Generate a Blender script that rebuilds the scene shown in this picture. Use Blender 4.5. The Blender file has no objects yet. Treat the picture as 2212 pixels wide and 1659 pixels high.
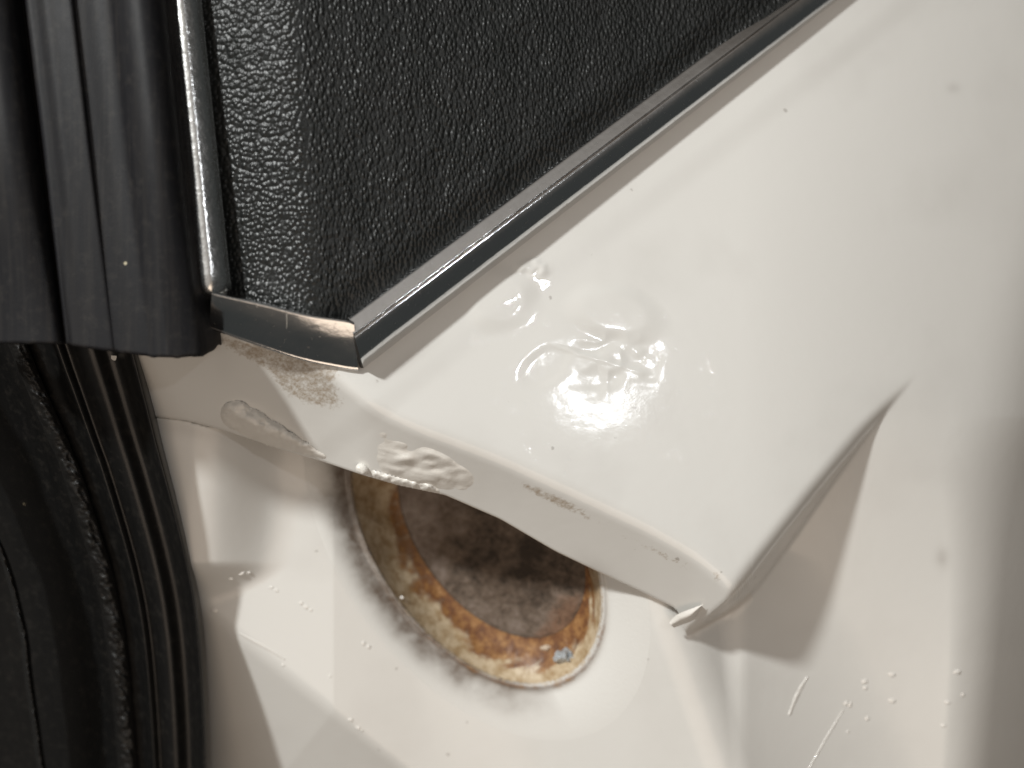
import bpy, math
import numpy as np

# ------------------------------------------------------------------ camera, world, lamps, exposure
S = 0.001                      # everything is worked out in millimetres
CD = 230.0                     # camera height over the painted panel (mm)
scene = bpy.context.scene
col = scene.collection

cam_d = bpy.data.cameras.new('camera')
cam_d.sensor_width = 36.0
cam_d.lens = 36.0 * CD / 221.2
cam_d.clip_start = 0.005
cam_d.clip_end = 20.0
cam_d.dof.use_dof = True
cam_d.dof.focus_distance = 0.237
cam_d.dof.aperture_fstop = 6.3
cam = bpy.data.objects.new('camera', cam_d)
cam.location = (0, 0, CD * S)
col.objects.link(cam)
scene.camera = cam

w = bpy.data.worlds.new('World')
scene.world = w
w.use_nodes = True
nt = w.node_tree
nt.nodes.clear()
wo = nt.nodes.new('ShaderNodeOutputWorld')
wb = nt.nodes.new('ShaderNodeBackground')
tc = nt.nodes.new('ShaderNodeTexCoord')
dp = nt.nodes.new('ShaderNodeVectorMath'); dp.operation = 'DOT_PRODUCT'
dp.inputs[1].default_value = (-0.55, 0.35, 0.75)
wr = nt.nodes.new('ShaderNodeValToRGB')
wr.color_ramp.elements[0].position = 0.0
wr.color_ramp.elements[0].color = (0.045, 0.048, 0.047, 1)
wr.color_ramp.elements[1].position = 1.0
wr.color_ramp.elements[1].color = (0.58, 0.545, 0.505, 1)
wm = wr.color_ramp.elements.new(0.45); wm.color = (0.125, 0.110, 0.095, 1)
nt.links.new(tc.outputs['Generated'], dp.inputs[0])
nt.links.new(dp.outputs['Value'], wr.inputs['Fac'])
nt.links.new(wr.outputs['Color'], wb.inputs['Color'])
wb.inputs['Strength'].default_value = 0.70
nt.links.new(wb.outputs['Background'], wo.inputs['Surface'])


def lamp(name, loc, target, size, power, color):
    d = bpy.data.lights.new(name, 'AREA')
    d.shape = 'DISK'; d.size = size; d.energy = power; d.color = color
    o = bpy.data.objects.new(name, d); col.objects.link(o)
    o.location = loc
    import mathutils
    v = mathutils.Vector(target) - mathutils.Vector(loc)
    o.rotation_euler = v.to_track_quat('-Z', 'Y').to_euler()
    return o


key_lamp = lamp('key_lamp', (-0.645, 0.655, 0.77), (0.01, -0.01, 0), 0.085, 12.2, (0.985, 1.0, 0.985))
glint_lamp = lamp('glint_lamp', (0.345, 0.21, 0.66), (0.02, 0, 0), 0.020, 0.34, (0.93, 0.96, 1.0))

fill_lamp = lamp('fill_lamp', (0.10, -1.15, 1.40), (0, -0.02, 0), 1.5, 6.6, (1.0, 0.80, 0.63))

scene.view_settings.view_transform = 'Standard'
scene.view_settings.look = 'None'
scene.view_settings.exposure = 0.40
scene.view_settings.gamma = 1.0
scene.view_settings.use_curve_mapping = False

# ------------------------------------------------------------------ helpers
rng = np.random.default_rng(7)


def P(u, v, z):
    """Point at height z (mm) seen at picture position u, v of a 2212 x 1659 picture."""
    k = (CD - z) / CD * 0.1
    return np.stack([(u - 1106.0) * k * S, -(v - 829.5) * k * S, z * S], -1)


def smin(a, b, k):
    h = np.clip(0.5 + 0.5 * (b - a) / k, 0, 1)
    return b * (1 - h) + a * h - k * h * (1 - h)


def smax(a, b, k):
    return -smin(-a, -b, k)


def sstep(a, b, x):
    t = np.clip((x - a) / (b - a), 0, 1)
    return t * t * (3 - 2 * t)


_tab = rng.random((256, 256)) * 2 - 1


def vnoise(x, y, seed=0):
    x = np.asarray(x, float) + seed * 17.31; y = np.asarray(y, float) + seed * 9.77
    xi = np.floor(x).astype(int); yi = np.floor(y).astype(int)
    fx = x - xi; fy = y - yi
    fx = fx ** 3 * (fx * (fx * 6 - 15) + 10); fy = fy ** 3 * (fy * (fy * 6 - 15) + 10)
    g = lambda i, j: _tab[i % 256, j % 256]
    return ((g(xi, yi) * (1 - fx) + g(xi + 1, yi) * fx) * (1 - fy)
            + (g(xi, yi + 1) * (1 - fx) + g(xi + 1, yi + 1) * fx) * fy)


def fbm(x, y, o=4, seed=0):
    s = 0; a = 1; t = 0
    for i in range(o):
        s = s + a * vnoise(x * 2 ** i, y * 2 ** i, seed + i * 3); t += a; a *= 0.5
    return s / t


def curve(pts, smooth=30):
    pts = sorted(pts)
    xs = np.array([p[0] for p in pts], float); ys = np.array([p[1] for p in pts], float)
    g = np.arange(-900, 3200, 2.0)
    y = np.interp(g, xs, ys)
    lo = g < xs[0]; hi = g > xs[-1]
    y[lo] = ys[0] + (g[lo] - xs[0]) * (ys[1] - ys[0]) / (xs[1] - xs[0])
    y[hi] = ys[-1] + (g[hi] - xs[-1]) * (ys[-1] - ys[-2]) / (xs[-1] - xs[-2])
    n = max(int(smooth / 2), 1)
    kx = np.hanning(2 * n + 3); kx /= kx.sum()
    yp = np.concatenate([y[0] + (np.arange(-n - 1, 0)) * (y[1] - y[0]), y, y[-1] + np.arange(1, n + 2) * (y[-1] - y[-2])])
    ysm = np.convolve(yp, kx, 'valid')
    return lambda x: np.interp(x, g, ysm)


def catmull(pts, n):
    """smooth resampling of control rows, pts: (k, ...) -> (n, ...)"""
    p = np.asarray(pts, float); k = len(p)
    if k == 2:
        t = np.linspace(0, 1, n).reshape((-1,) + (1,) * (p.ndim - 1))
        return p[0] * (1 - t) + p[1] * t
    e = np.concatenate([[2 * p[0] - p[1]], p, [2 * p[-1] - p[-2]]])
    x = np.linspace(0, k - 1, n); i = np.clip(np.floor(x).astype(int), 0, k - 2)
    t = (x - i).reshape((-1,) + (1,) * (p.ndim - 1))
    a, b, c, d = e[i], e[i + 1], e[i + 2], e[i + 3]
    return 0.5 * (2 * b + (c - a) * t + (2 * a - 5 * b + 4 * c - d) * t ** 2 + (3 * b - a - 3 * c + d) * t ** 3)


def arclen(pts, n):
    """smooth curve with even spacing"""
    d = catmull(pts, 400)
    s = np.concatenate([[0], np.cumsum(np.linalg.norm(np.diff(d, axis=0), axis=1))])
    x = np.linspace(0, s[-1], n)
    return np.stack([np.interp(x, s, d[:, j]) for j in range(d.shape[1])], -1)


def mesh_obj(name, co, quads, mat, parent=None, attrs=None, label=None, tris=None):
    me = bpy.data.meshes.new(name)
    co = np.asarray(co, np.float32).reshape(-1, 3)
    quads = np.asarray(quads, np.int32).reshape(-1, 4)
    loops = quads.ravel(); starts = np.arange(len(quads)) * 4; tot = np.full(len(quads), 4)
    if tris is not None and len(tris):
        tris = np.asarray(tris, np.int32).reshape(-1, 3)
        starts = np.concatenate([starts, len(loops) + np.arange(len(tris)) * 3])
        tot = np.concatenate([tot, np.full(len(tris), 3)])
        loops = np.concatenate([loops, tris.ravel()])
    me.vertices.add(len(co)); me.vertices.foreach_set('co', co.ravel())
    me.loops.add(len(loops)); me.loops.foreach_set('vertex_index', loops.astype(np.int32))
    me.polygons.add(len(starts))
    me.polygons.foreach_set('loop_start', starts.astype(np.int32))
    me.polygons.foreach_set('loop_total', tot.astype(np.int32))
    me.polygons.foreach_set('use_smooth', np.ones(len(starts), bool))
    me.update(calc_edges=True)
    me.validate()
    for k, a in (attrs or {}).items():
        a = np.asarray(a, np.float32)
        if a.ndim > 1 and a.shape[-1] == 3:
            at = me.attributes.new(k, 'FLOAT_VECTOR', 'POINT'); at.data.foreach_set('vector', a.reshape(-1, 3).ravel())
        else:
            at = me.attributes.new(k, 'FLOAT', 'POINT'); at.data.foreach_set('value', a.ravel())
    me.materials.append(mat)
    o = bpy.data.objects.new(name, me); col.objects.link(o)
    if parent is not None:
        o.parent = parent
    if label:
        o['label'] = label
    return o


def grid_quads(r, c, flip=False, mask=None, wrap=False):
    i = np.arange(r * c).reshape(r, c)
    if wrap:
        i = np.concatenate([i, i[:, :1]], 1)
    q = np.stack([i[:-1, :-1], i[1:, :-1], i[1:, 1:], i[:-1, 1:]], -1)
    if mask is not None:
        q = q[mask]
    q = q.reshape(-1, 4)
    return q[:, ::-1] if flip else q


def loft(name, curves, n, m, mat, parent, flip=False, attrs=None, label=None, fn=None, caps=False):
    """curves: list of polylines of (u, v, z); lofted smoothly across"""
    rows = np.stack([arclen(c, n) for c in curves])
    g = catmull(rows, m)
    if fn is not None:
        g = fn(g)
    co = P(g[..., 0], g[..., 1], g[..., 2])
    q = grid_quads(m, n, flip)
    return mesh_obj(name, co, q, mat, parent, attrs(g) if attrs else None, label)


def ellipsoid(name, u, v, z, ru, rv, rz, rot, mat, parent, seg=14, rings=9, wob=0.12, label=None):
    c = P(np.array(u), np.array(v), np.array(z)); k = (CD - z) / CD * 0.1 * S
    th = np.linspace(0, math.pi, rings)[1:-1]; ph = np.linspace(0, 2 * math.pi, seg, endpoint=False)
    T_, F_ = np.meshgrid(th, ph, indexing='ij')
    r = 1 + wob * vnoise(np.cos(F_) * 1.7 + u, np.sin(F_) * 1.7 + T_ * 2 + v)
    x = np.sin(T_) * np.cos(F_) * ru * k * r; y = np.sin(T_) * np.sin(F_) * rv * k * r; zz = np.cos(T_) * rz * S * r
    ca, sa = math.cos(rot), math.sin(rot)
    pts = np.stack([c[0] + x * ca + y * sa, c[1] - x * sa + y * ca, c[2] + zz], -1).reshape(-1, 3)
    top = c + np.array([0, 0, rz * S]); bot = c - np.array([0, 0, rz * S])
    nr = rings - 2
    q = grid_quads(nr, seg, wrap=True)
    n0 = nr * seg
    tr = []
    for j in range(seg):
        tr.append((n0, j, (j + 1) % seg))
        b = (nr - 1) * seg
        tr.append((n0 + 1, b + (j + 1) % seg, b + j))
    return mesh_obj(name, np.concatenate([pts, [top], [bot]]), q, mat, parent, None, label, tr)


# ------------------------------------------------------------------ materials
class NT:
    def __init__(self, name):
        self.m = bpy.data.materials.new(name); self.m.use_nodes = True
        self.t = self.m.node_tree; self.b = self.t.nodes['Principled BSDF']
        self.out = self.t.nodes['Material Output']

    def n(self, kind, **kw):
        x = self.t.nodes.new(kind)
        for k, v in kw.items():
            if k.startswith('i_'):
                x.inputs[k[2:].replace('_', ' ')].default_value = v
            else:
                setattr(x, k, v)
        return x

    def l(self, a, b):
        self.t.links.new(a, b)

    def obj(self, scale=(1, 1, 1), rot=(0, 0, 0)):
        tcn = self.n('ShaderNodeTexCoord'); mp = self.n('ShaderNodeMapping')
        mp.inputs['Scale'].default_value = scale; mp.inputs['Rotation'].default_value = rot
        self.l(tcn.outputs['Object'], mp.inputs['Vector'])
        return mp.outputs['Vector']

    def noise(self, vec, scale, detail=4, rough=0.55):
        x = self.n('ShaderNodeTexNoise'); x.inputs['Scale'].default_value = scale
        x.inputs['Detail'].default_value = detail; x.inputs['Roughness'].default_value = rough
        self.l(vec, x.inputs['Vector'])
        return x.outputs['Fac']

    def math(self, op, a, b=None, clamp=False):
        x = self.n('ShaderNodeMath', operation=op); x.use_clamp = clamp
        for i, q in enumerate((a, b)):
            if q is None:
                continue
            if isinstance(q, (int, float)):
                x.inputs[i].default_value = q
            else:
                self.l(q, x.inputs[i])
        return x.outputs[0]

    def ramp(self, fac, stops):
        x = self.n('ShaderNodeValToRGB'); e = x.color_ramp.elements
        while len(e) < len(stops):
            e.new(0.5)
        for i, (p, c) in enumerate(stops):
            e[i].position = p
            e[i].color = (c, c, c, 1) if isinstance(c, (int, float)) else tuple(c) + (1,)
        self.l(fac, x.inputs['Fac'])
        return x.outputs['Color']

    def mix(self, fac, a, b):
        x = self.n('ShaderNodeMix', data_type='RGBA')
        if isinstance(fac, (int, float)):
            x.inputs[0].default_value = fac
        else:
            self.l(fac, x.inputs[0])
        for q, s in ((a, 6), (b, 7)):
            if isinstance(q, tuple):
                x.inputs[s].default_value = q + (1,) if len(q) == 3 else q
            else:
                self.l(q, x.inputs[s])
        return x.outputs[2]

    def attr(self, name):
        x = self.n('ShaderNodeAttribute'); x.attribute_name = name
        return x

    def bump(self, h, strength, dist, prev=None):
        x = self.n('ShaderNodeBump'); x.inputs['Strength'].default_value = strength
        x.inputs['Distance'].default_value = dist
        self.l(h, x.inputs['Height'])
        if prev is not None:
            self.l(prev, x.inputs['Normal'])
        return x.outputs['Normal']

    def set(self, **kw):
        for k, v in kw.items():
            s = self.b.inputs[k.replace('_', ' ')]
            if isinstance(v, (int, float)):
                s.default_value = v
            elif isinstance(v, tuple):
                s.default_value = v + (1,) if len(v) == 3 else v
            else:
                self.l(v, s)


def make_paint():
    m = NT('white_paint')
    ov = m.obj()
    base = m.mix(m.noise(ov, 14, 3), (0.68, 0.67, 0.64), (0.65, 0.64, 0.61))
    # grime: broad mask from the mesh, broken up by a scuffed noise
    d = m.attr('dirt').outputs['Fac']
    so = m.obj((1, 1, 1), (0, 0, math.radians(-28)))
    sc = m.n('ShaderNodeMapping'); sc.inputs['Scale'].default_value = (900, 1250, 1000); m.l(so, sc.inputs['Vector'])
    nz = m.noise(sc.outputs['Vector'], 0.8, 9, 0.74)
    th = m.math('SUBTRACT', m.math('ADD', nz, m.math('MULTIPLY', d, 0.62)), 0.86)
    th = m.math('MULTIPLY', th, 4.5, True)
    th = m.math('MULTIPLY', th, m.math('MULTIPLY', d, 3.0, True))
    c1 = m.mix(m.math('MULTIPLY', th, 0.8), base, (0.31, 0.24, 0.165))
    # smooth film of dust
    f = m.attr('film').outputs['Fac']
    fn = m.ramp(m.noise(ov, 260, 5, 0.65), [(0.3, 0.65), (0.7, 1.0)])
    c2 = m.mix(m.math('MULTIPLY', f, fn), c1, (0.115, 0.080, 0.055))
    # tiny specks
    vo = m.n('ShaderNodeTexVoronoi'); vo.inputs['Scale'].default_value = 210; vo.inputs['Randomness'].default_value = 1
    wv = m.n('ShaderNodeVectorMath', operation='ADD')
    nv = m.n('ShaderNodeTexNoise'); nv.inputs['Scale'].default_value = 900; m.l(ov, nv.inputs['Vector'])
    sv = m.n('ShaderNodeVectorMath', operation='SCALE'); sv.inputs['Scale'].default_value = 0.0011
    m.l(nv.outputs['Color'], sv.inputs[0]); m.l(ov, wv.inputs[0]); m.l(sv.outputs[0], wv.inputs[1])
    m.l(wv.outputs[0], vo.inputs['Vector'])
    sp = m.ramp(vo.outputs['Distance'], [(0.0, 1.0), (0.07, 1.0), (0.12, 0.0)])
    sep = m.n('ShaderNodeSeparateColor'); m.l(vo.outputs['Color'], sep.inputs[0])
    pick = m.math('GREATER_THAN', sep.outputs[0], m.math('SUBTRACT', 1.0, m.attr('specks').outputs['Fac']))
    c3 = m.mix(m.math('MULTIPLY', m.math('MULTIPLY', sp, pick), 0.42), c2, (0.17, 0.14, 0.115))
    rgh = m.math('ADD', 0.30, m.math('MULTIPLY', th, 0.35))
    n1 = m.bump(m.noise(ov, 340, 2, 0.5), 0.10, 0.0003)
    n1 = m.bump(m.noise(ov, 45, 2, 0.5), 0.04, 0.0012, n1)
    # polishing swirls: fine arcs round the dents
    w_ = m.attr('swirl').outputs['Fac']
    ctr = m.n('ShaderNodeMapping'); ctr.inputs['Location'].default_value = (-0.0185, -0.0075, 0); m.l(ov, ctr.inputs['Vector'])
    wt = m.n('ShaderNodeTexWave', wave_type='RINGS', rings_direction='Z'); wt.inputs['Scale'].default_value = 520
    wt.inputs['Distortion'].default_value = 5; wt.inputs['Detail'].default_value = 3; wt.inputs['Detail Scale'].default_value = 6.0
    m.l(ctr.outputs['Vector'], wt.inputs['Vector'])
    ln = m.ramp(wt.outputs['Fac'], [(0.90, 0.0), (0.97, 1.0)])
    hs = m.math('MULTIPLY', m.math('MULTIPLY', ln, m.ramp(m.noise(ov, 230, 3), [(0.5, 0.0), (0.6, 1.0)])), w_)
    n2 = m.bump(hs, 0.25, 0.00012, n1)
    crg = m.math('ADD', 0.03, m.math('MULTIPLY', w_, 0.11))
    crg = m.math('ADD', crg, m.math('MULTIPLY', m.attr('matt').outputs['Fac'], 0.24))
    m.set(Base_Color=c3, Roughness=rgh, Specular_IOR_Level=0.2, Coat_Weight=0.8, Coat_Roughness=crg, Normal=n1)
    m.l(n2, m.b.inputs['Coat Normal'])
    return m.m


def make_chrome(name, scratch=True, tint=(0.74, 0.745, 0.75), rough=0.10, mottle=0.04):
    m = NT(name)
    ov = m.obj()
    nz = m.noise(ov, 1100, 5, 0.7)
    pit = m.ramp(nz, [(0.60, 0.0), (0.72, 1.0)])
    c = m.mix(m.math('MULTIPLY', pit, 0.55), tint, (0.30, 0.27, 0.24))
    c = m.mix(m.math('MULTIPLY', m.attr('groove_reflection').outputs['Fac'], m.ramp(m.noise(ov, 90, 4), [(0.3, 0.35), (0.6, 1.0)])), c, (0.30, 0.19, 0.10))  # brown line painted in along the groove, standing in for a reflection
    r = m.math('ADD', rough, m.math('MULTIPLY', m.noise(ov, 160, 4), 0.10))
    r = m.math('ADD', r, m.math('MULTIPLY', pit, 0.2))
    n = m.bump(m.noise(ov, 220, 2), 0.12, 0.0006)
    n = m.bump(m.noise(ov, 650, 3), mottle, 0.00025, n)
    n = m.bump(m.noise(ov, 60, 2), 0.10, 0.0015, n)
    n = m.bump(m.noise(ov, 2400, 2), 0.12, 0.00008, n)
    m.set(Base_Color=c, Metallic=1.0, Roughness=r, Normal=n)
    return m.m


def make_rubber(name, base=(0.009, 0.009, 0.0105), rough=0.44, grain=0.25, spec=0.2, streaks=0.07):
    m = NT(name)
    ov = m.obj()
    dust = m.ramp(m.noise(ov, 420, 6, 0.7), [(0.52, 0.0), (0.75, 1.0)])
    st = m.n('ShaderNodeMapping'); st.inputs['Scale'].default_value = (900, 35, 200); m.l(ov, st.inputs['Vector'])
    streak = m.ramp(m.noise(st.outputs['Vector'], 1.0, 3), [(0.45, 0.0), (0.75, 1.0)])
    f = m.math('ADD', m.math('MULTIPLY', dust, 0.10), m.math('MULTIPLY', streak, streaks))
    c = m.mix(f, base, (0.14, 0.125, 0.105))
    vo = m.n('ShaderNodeTexVoronoi'); vo.inputs['Scale'].default_value = 190; m.l(ov, vo.inputs['Vector'])
    sp = m.ramp(vo.outputs['Distance'], [(0.0, 1.0), (0.05, 1.0), (0.08, 0.0)])
    sep = m.n('ShaderNodeSeparateColor'); m.l(vo.outputs['Color'], sep.inputs[0])
    c = m.mix(m.math('MULTIPLY', sp, m.math('GREATER_THAN', sep.outputs[0], 0.955)), c, (0.42, 0.38, 0.27))
    r = m.math('ADD', rough, m.math('MULTIPLY', m.noise(ov, 300, 4), 0.14))
    n = m.bump(m.noise(ov, 2600, 3, 0.6), grain, 0.00012)
    m.set(Base_Color=c, Roughness=r, Specular_IOR_Level=spec, Normal=n)
    return m.m


def make_vinyl(name):
    m = NT(name)
    ov = m.obj()
    st = m.attr('strip').outputs['Fac']
    # leathery pebbles; finer and drawn out on the main face
    wn = m.n('ShaderNodeTexNoise'); wn.inputs['Scale'].default_value = 420; wn.inputs['Detail'].default_value = 2; m.l(ov, wn.inputs['Vector'])
    ws = m.n('ShaderNodeVectorMath', operation='SCALE'); ws.inputs['Scale'].default_value = 0.00025; m.l(wn.outputs['Color'], ws.inputs[0])
    wa = m.n('ShaderNodeVectorMath', operation='ADD'); m.l(ov, wa.inputs[0]); m.l(ws.outputs[0], wa.inputs[1])

    def peb(scale, rot, sc):
        mp = m.n('ShaderNodeMapping'); mp.inputs['Rotation'].default_value = (0, 0, rot); mp.inputs['Scale'].default_value = sc
        mp.vector_type = 'TEXTURE' if False else 'POINT'
        m.l(wa.outputs[0], mp.inputs['Vector'])
        v = m.n('ShaderNodeTexVoronoi', feature='SMOOTH_F1'); v.inputs['Scale'].default_value = scale
        v.inputs['Smoothness'].default_value = 0.35; v.inputs['Randomness'].default_value = 0.9
        m.l(mp.outputs['Vector'], v.inputs['Vector'])
        return m.math('SUBTRACT', 1.0, v.outputs['Distance'])
    a = peb(960, 0.0, (1, 1, 1))
    b = peb(1020, math.radians(22), (1.35, 0.72, 1))
    h = m.n('ShaderNodeMix', data_type='FLOAT'); m.l(st, h.inputs[0]); m.l(b, h.inputs[2]); m.l(a, h.inputs[3])
    hh = m.math('ADD', h.outputs[0], m.math('MULTIPLY', m.noise(ov, 1900, 3), 0.10))
    n = m.bump(hh, 0.9, 0.00042)
    c = m.mix(m.math('MULTIPLY', m.ramp(m.noise(ov, 60, 4), [(0.4, 0.0), (0.7, 1.0)]), 0.5), (0.010, 0.011, 0.0105), (0.016, 0.016, 0.0155))
    m.set(Base_Color=c, Roughness=m.math('SUBTRACT', 0.40, m.math('MULTIPLY', st, 0.04)), Specular_IOR_Level=m.math('SUBTRACT', 0.36, m.math('MULTIPLY', st, 0.08)), Normal=n)
    return m.m


def make_stain(name):
    """rusty painted collar: colour laid on the mesh as masks, broken up by noise"""
    m = NT(name)
    ov = m.obj()
    a = m.attr('stain').outputs['Vector']          # x rust, y dark line, z cream
    sx = m.n('ShaderNodeSeparateXYZ'); m.l(a, sx.inputs[0])
    n1 = m.noise(ov, 330, 6, 0.68); n2 = m.noise(ov, 1150, 5, 0.65)
    paint = m.mix(m.noise(ov, 14, 3), (0.68, 0.67, 0.64), (0.65, 0.64, 0.61))
    film = m.attr('film').outputs['Fac']
    fz = m.ramp(m.noise(ov, 260, 5, 0.65), [(0.3, 0.65), (0.7, 1.0)])
    c = m.mix(m.math('MULTIPLY', film, fz), paint, (0.115, 0.080, 0.055))
    cream = m.mix(m.ramp(n1, [(0.4, 0.0), (0.65, 1.0)]), (0.52, 0.42, 0.29), (0.30, 0.20, 0.10))
    zc = m.math('MULTIPLY', m.math('SUBTRACT', m.math('ADD', sx.outputs[2], m.math('MULTIPLY', n2, 0.6)), 0.75), 5.0, True)
    c = m.mix(zc, c, cream)
    rust = m.ramp(m.math('ADD', m.math('MULTIPLY', n1, 0.75), m.math('MULTIPLY', n2, 0.25)),
                  [(0.32, (0.060, 0.030, 0.016)), (0.46, (0.150, 0.062, 0.024)), (0.58, (0.27, 0.135, 0.048)), (0.70, (0.42, 0.27, 0.13))])
    zr = m.math('MULTIPLY', m.math('SUBTRACT', m.math('ADD', sx.outputs[0], m.math('MULTIPLY', n1, 1.0)), 0.88), 2.6, True)
    c = m.mix(zr, c, rust)
    zd = m.math('MULTIPLY', m.math('SUBTRACT', m.math('ADD', sx.outputs[1], m.math('MULTIPLY', n2, 0.7)), 0.85), 4.0, True)
    c = m.mix(m.math('MULTIPLY', zd, 0.85), c, (0.045, 0.035, 0.025))
    r = m.math('ADD', 0.36, m.math('MULTIPLY', zr, 0.25))
    n = m.bump(n2, 0.25, 0.0003)
    m.set(Base_Color=c, Roughness=r, Specular_IOR_Level=0.3, Coat_Weight=0.08, Coat_Roughness=0.3, Normal=n)
    return m.m


def make_floor(name):
    m = NT(name)
    ov = m.obj()
    n1 = m.noise(ov, 150, 8, 0.72); n2 = m.noise(ov, 620, 5, 0.7)
    f = m.math('ADD', m.math('MULTIPLY', n1, 0.72), m.math('MULTIPLY', n2, 0.28))
    pale = m.attr('pale').outputs['Fac']
    f = m.math('ADD', f, m.math('MULTIPLY', m.math('SUBTRACT', pale, 0.5), 0.22))
    c = m.ramp(f, [(0.34, (0.040, 0.029, 0.021)), (0.47, (0.125, 0.092, 0.068)), (0.60, (0.22, 0.175, 0.145)), (0.76, (0.36, 0.31, 0.275))])
    ru = m.attr('rust').outputs['Fac']
    zr = m.math('MULTIPLY', m.math('SUBTRACT', m.math('ADD', ru, m.math('MULTIPLY', n1, 0.9)), 1.02), 2.2, True)
    c = m.mix(zr, c, m.mix(n2, (0.16, 0.045, 0.018), (0.30, 0.14, 0.05)))
    n = m.bump(f, 0.8, 0.0025)
    m.set(Base_Color=c, Roughness=0.62, Specular_IOR_Level=0.3, Normal=n)
    return m.m


def make_sealant(name):
    m = NT(name)
    ov = m.obj()
    c = m.mix(m.noise(ov, 300, 5, 0.6), (0.70, 0.675, 0.63), (0.61, 0.585, 0.54))
    n = m.bump(m.noise(ov, 520, 4, 0.55), 0.3, 0.0005)
    m.set(Base_Color=c, Roughness=0.42, Specular_IOR_Level=0.4, Coat_Weight=0.3, Coat_Roughness=0.2, Normal=n)
    return m.m


def make_plain(name, base, rough, metallic=0.0, bump=0.3, bs=1500):
    m = NT(name)
    ov = m.obj()
    c = m.mix(m.noise(ov, bs * 0.4, 4), base, tuple(x * 0.6 for x in base))
    n = m.bump(m.noise(ov, bs, 4), bump, 0.0003)
    m.set(Base_Color=c, Roughness=rough, Metallic=metallic, Normal=n)
    return m.m


PAINT = make_paint()
CHROME = make_chrome('chrome')
DULL = make_chrome('pitted_chrome', tint=(0.70, 0.70, 0.69), rough=0.2, mottle=0.55)
RUBBER = make_rubber('window_rubber')
RUBBER2 = make_rubber('weatherstrip_rubber', (0.004, 0.004, 0.004), 0.30, 0.2, 0.40, 0.015)
FLOCK = make_rubber('rough_rubber', (0.007, 0.0065, 0.006), 0.42, 0.5, 0.3, 0.0)
VINYL = make_vinyl('vinyl_grain')
STAIN = make_stain('rusty_rim')
FLOOR = make_floor('grimy_floor')
SEAL = make_sealant('painted_sealant')

# ------------------------------------------------------------------ the car: shapes of the sheet metal (picture px -> height mm)
car = bpy.data.objects.new('car', None); col.objects.link(car)
car.empty_display_size = 0.02
car['label'] = 'white car body corner with black vinyl top, chrome trim and a rusty drain hole'
car['category'] = 'car'

# lip of the upper panel: top fold and bottom edge
v_top = curve([(150, 600), (300, 640), (470, 690), (620, 745), (720, 810), (800, 878), (900, 925), (1060, 985), (1230, 1062), (1400, 1142),
               (1500, 1200), (1580, 1268), (1700, 1420), (1800, 1560)], 50)
v_bot = curve([(150, 880), (300, 893), (400, 905), (480, 925), (600, 965), (700, 995), (780, 1022), (860, 1045), (960, 1066), (1080, 1118), (1200, 1188),
               (1300, 1236), (1380, 1272), (1462, 1312), (1500, 1420), (1565, 1659), (1640, 1960), (1700, 2200)], 14)
u_edge = curve([(200, 2560), (700, 2110), (800, 2010), (870, 1936), (930, 1874), (1060, 1764), (1210, 1645), (1262, 1606), (1290, 1580),
                (1320, 1535), (1400, 1400), (1700, 900)], 40)              # right edge of the slab, u as a function of v
u_out = curve([(-200, 2540), (300, 2340), (700, 2225), (1000, 2160), (1250, 2150), (1400, 2138), (1659, 2085), (1900, 2010)], 120)

DENTS = [(1085, 648, 82, 72, 0.35, 0.42), (1335, 676, 112, 66, 0.30, 0.50), (1180, 790, 70, 44, -0.6, -0.25)]


def zT0(u, v, under=True):
    t = -0.025 * ((u - 780) * 0.77 - (v - 790) * 0.63)
    t = t - 13.0 * np.clip((u - 1600) / 600, 0, 2) ** 2
    # faint raised line that runs along the trim
    e = (u - 785) * 0.607 + (v - 795) * 0.794          # px away from the trim's lower edge
    t = t - 0.35 * sstep(60, 120, e)
    vc = np.interp(u, [300, 470, 770], [640, 690, 780])
    if not under:
        return t
    t = t - 16.0 * sstep(25, 75, -e) * sstep(25, 60, vc - v)
    return t


def zT(u, v):
    t = zT0(u, v)
    for (cu, cv, ru, rv, rot, h) in DENTS:
        a = ((u - cu) * math.cos(rot) + (v - cv) * math.sin(rot)) / ru
        b = (-(u - cu) * math.sin(rot) + (v - cv) * math.cos(rot)) / rv
        r = np.sqrt(a * a + b * b) * (1 + 0.10 * vnoise(u / 70, v / 70, 3))
        t = t + h * (1 - sstep(0.55, 1.12, r)) * (1 - 0.3 * r)
    m = 1 - sstep(0.15, 1.15, np.hypot((u - 1300) / 125, (v - 795) / 85) + 0.35 * vnoise(u / 60, v / 60, 15))
    t = t + m * (0.30 * fbm(u / 48, v / 34, 2, 5) - 0.28 * np.abs(vnoise(u / 40 + 3, v / 30, 9)))
    r = np.hypot((u - 1150) / 46, (v - 580) / 24)
    t = t + (1 - sstep(0.4, 1.1, r)) * (0.25 + 0.35 * fbm(u / 26, v / 20, 2, 12))
    # scratches ridge between the dents
    t = t + 0.15 * np.exp(-((v - (742 + (u - 1180) * 0.30)) / 5.0) ** 2) * sstep(1180, 1220, u) * (1 - sstep(1380, 1420, u))
    return t


def zA(u, v):
    return -34 + 0.055 * ((u - 1030) * 0.811 - (v - 1165) * 0.585)


def zLip(u, v):
    return zT0(u, v) - 0.1 * (v - v_top(u))


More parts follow.
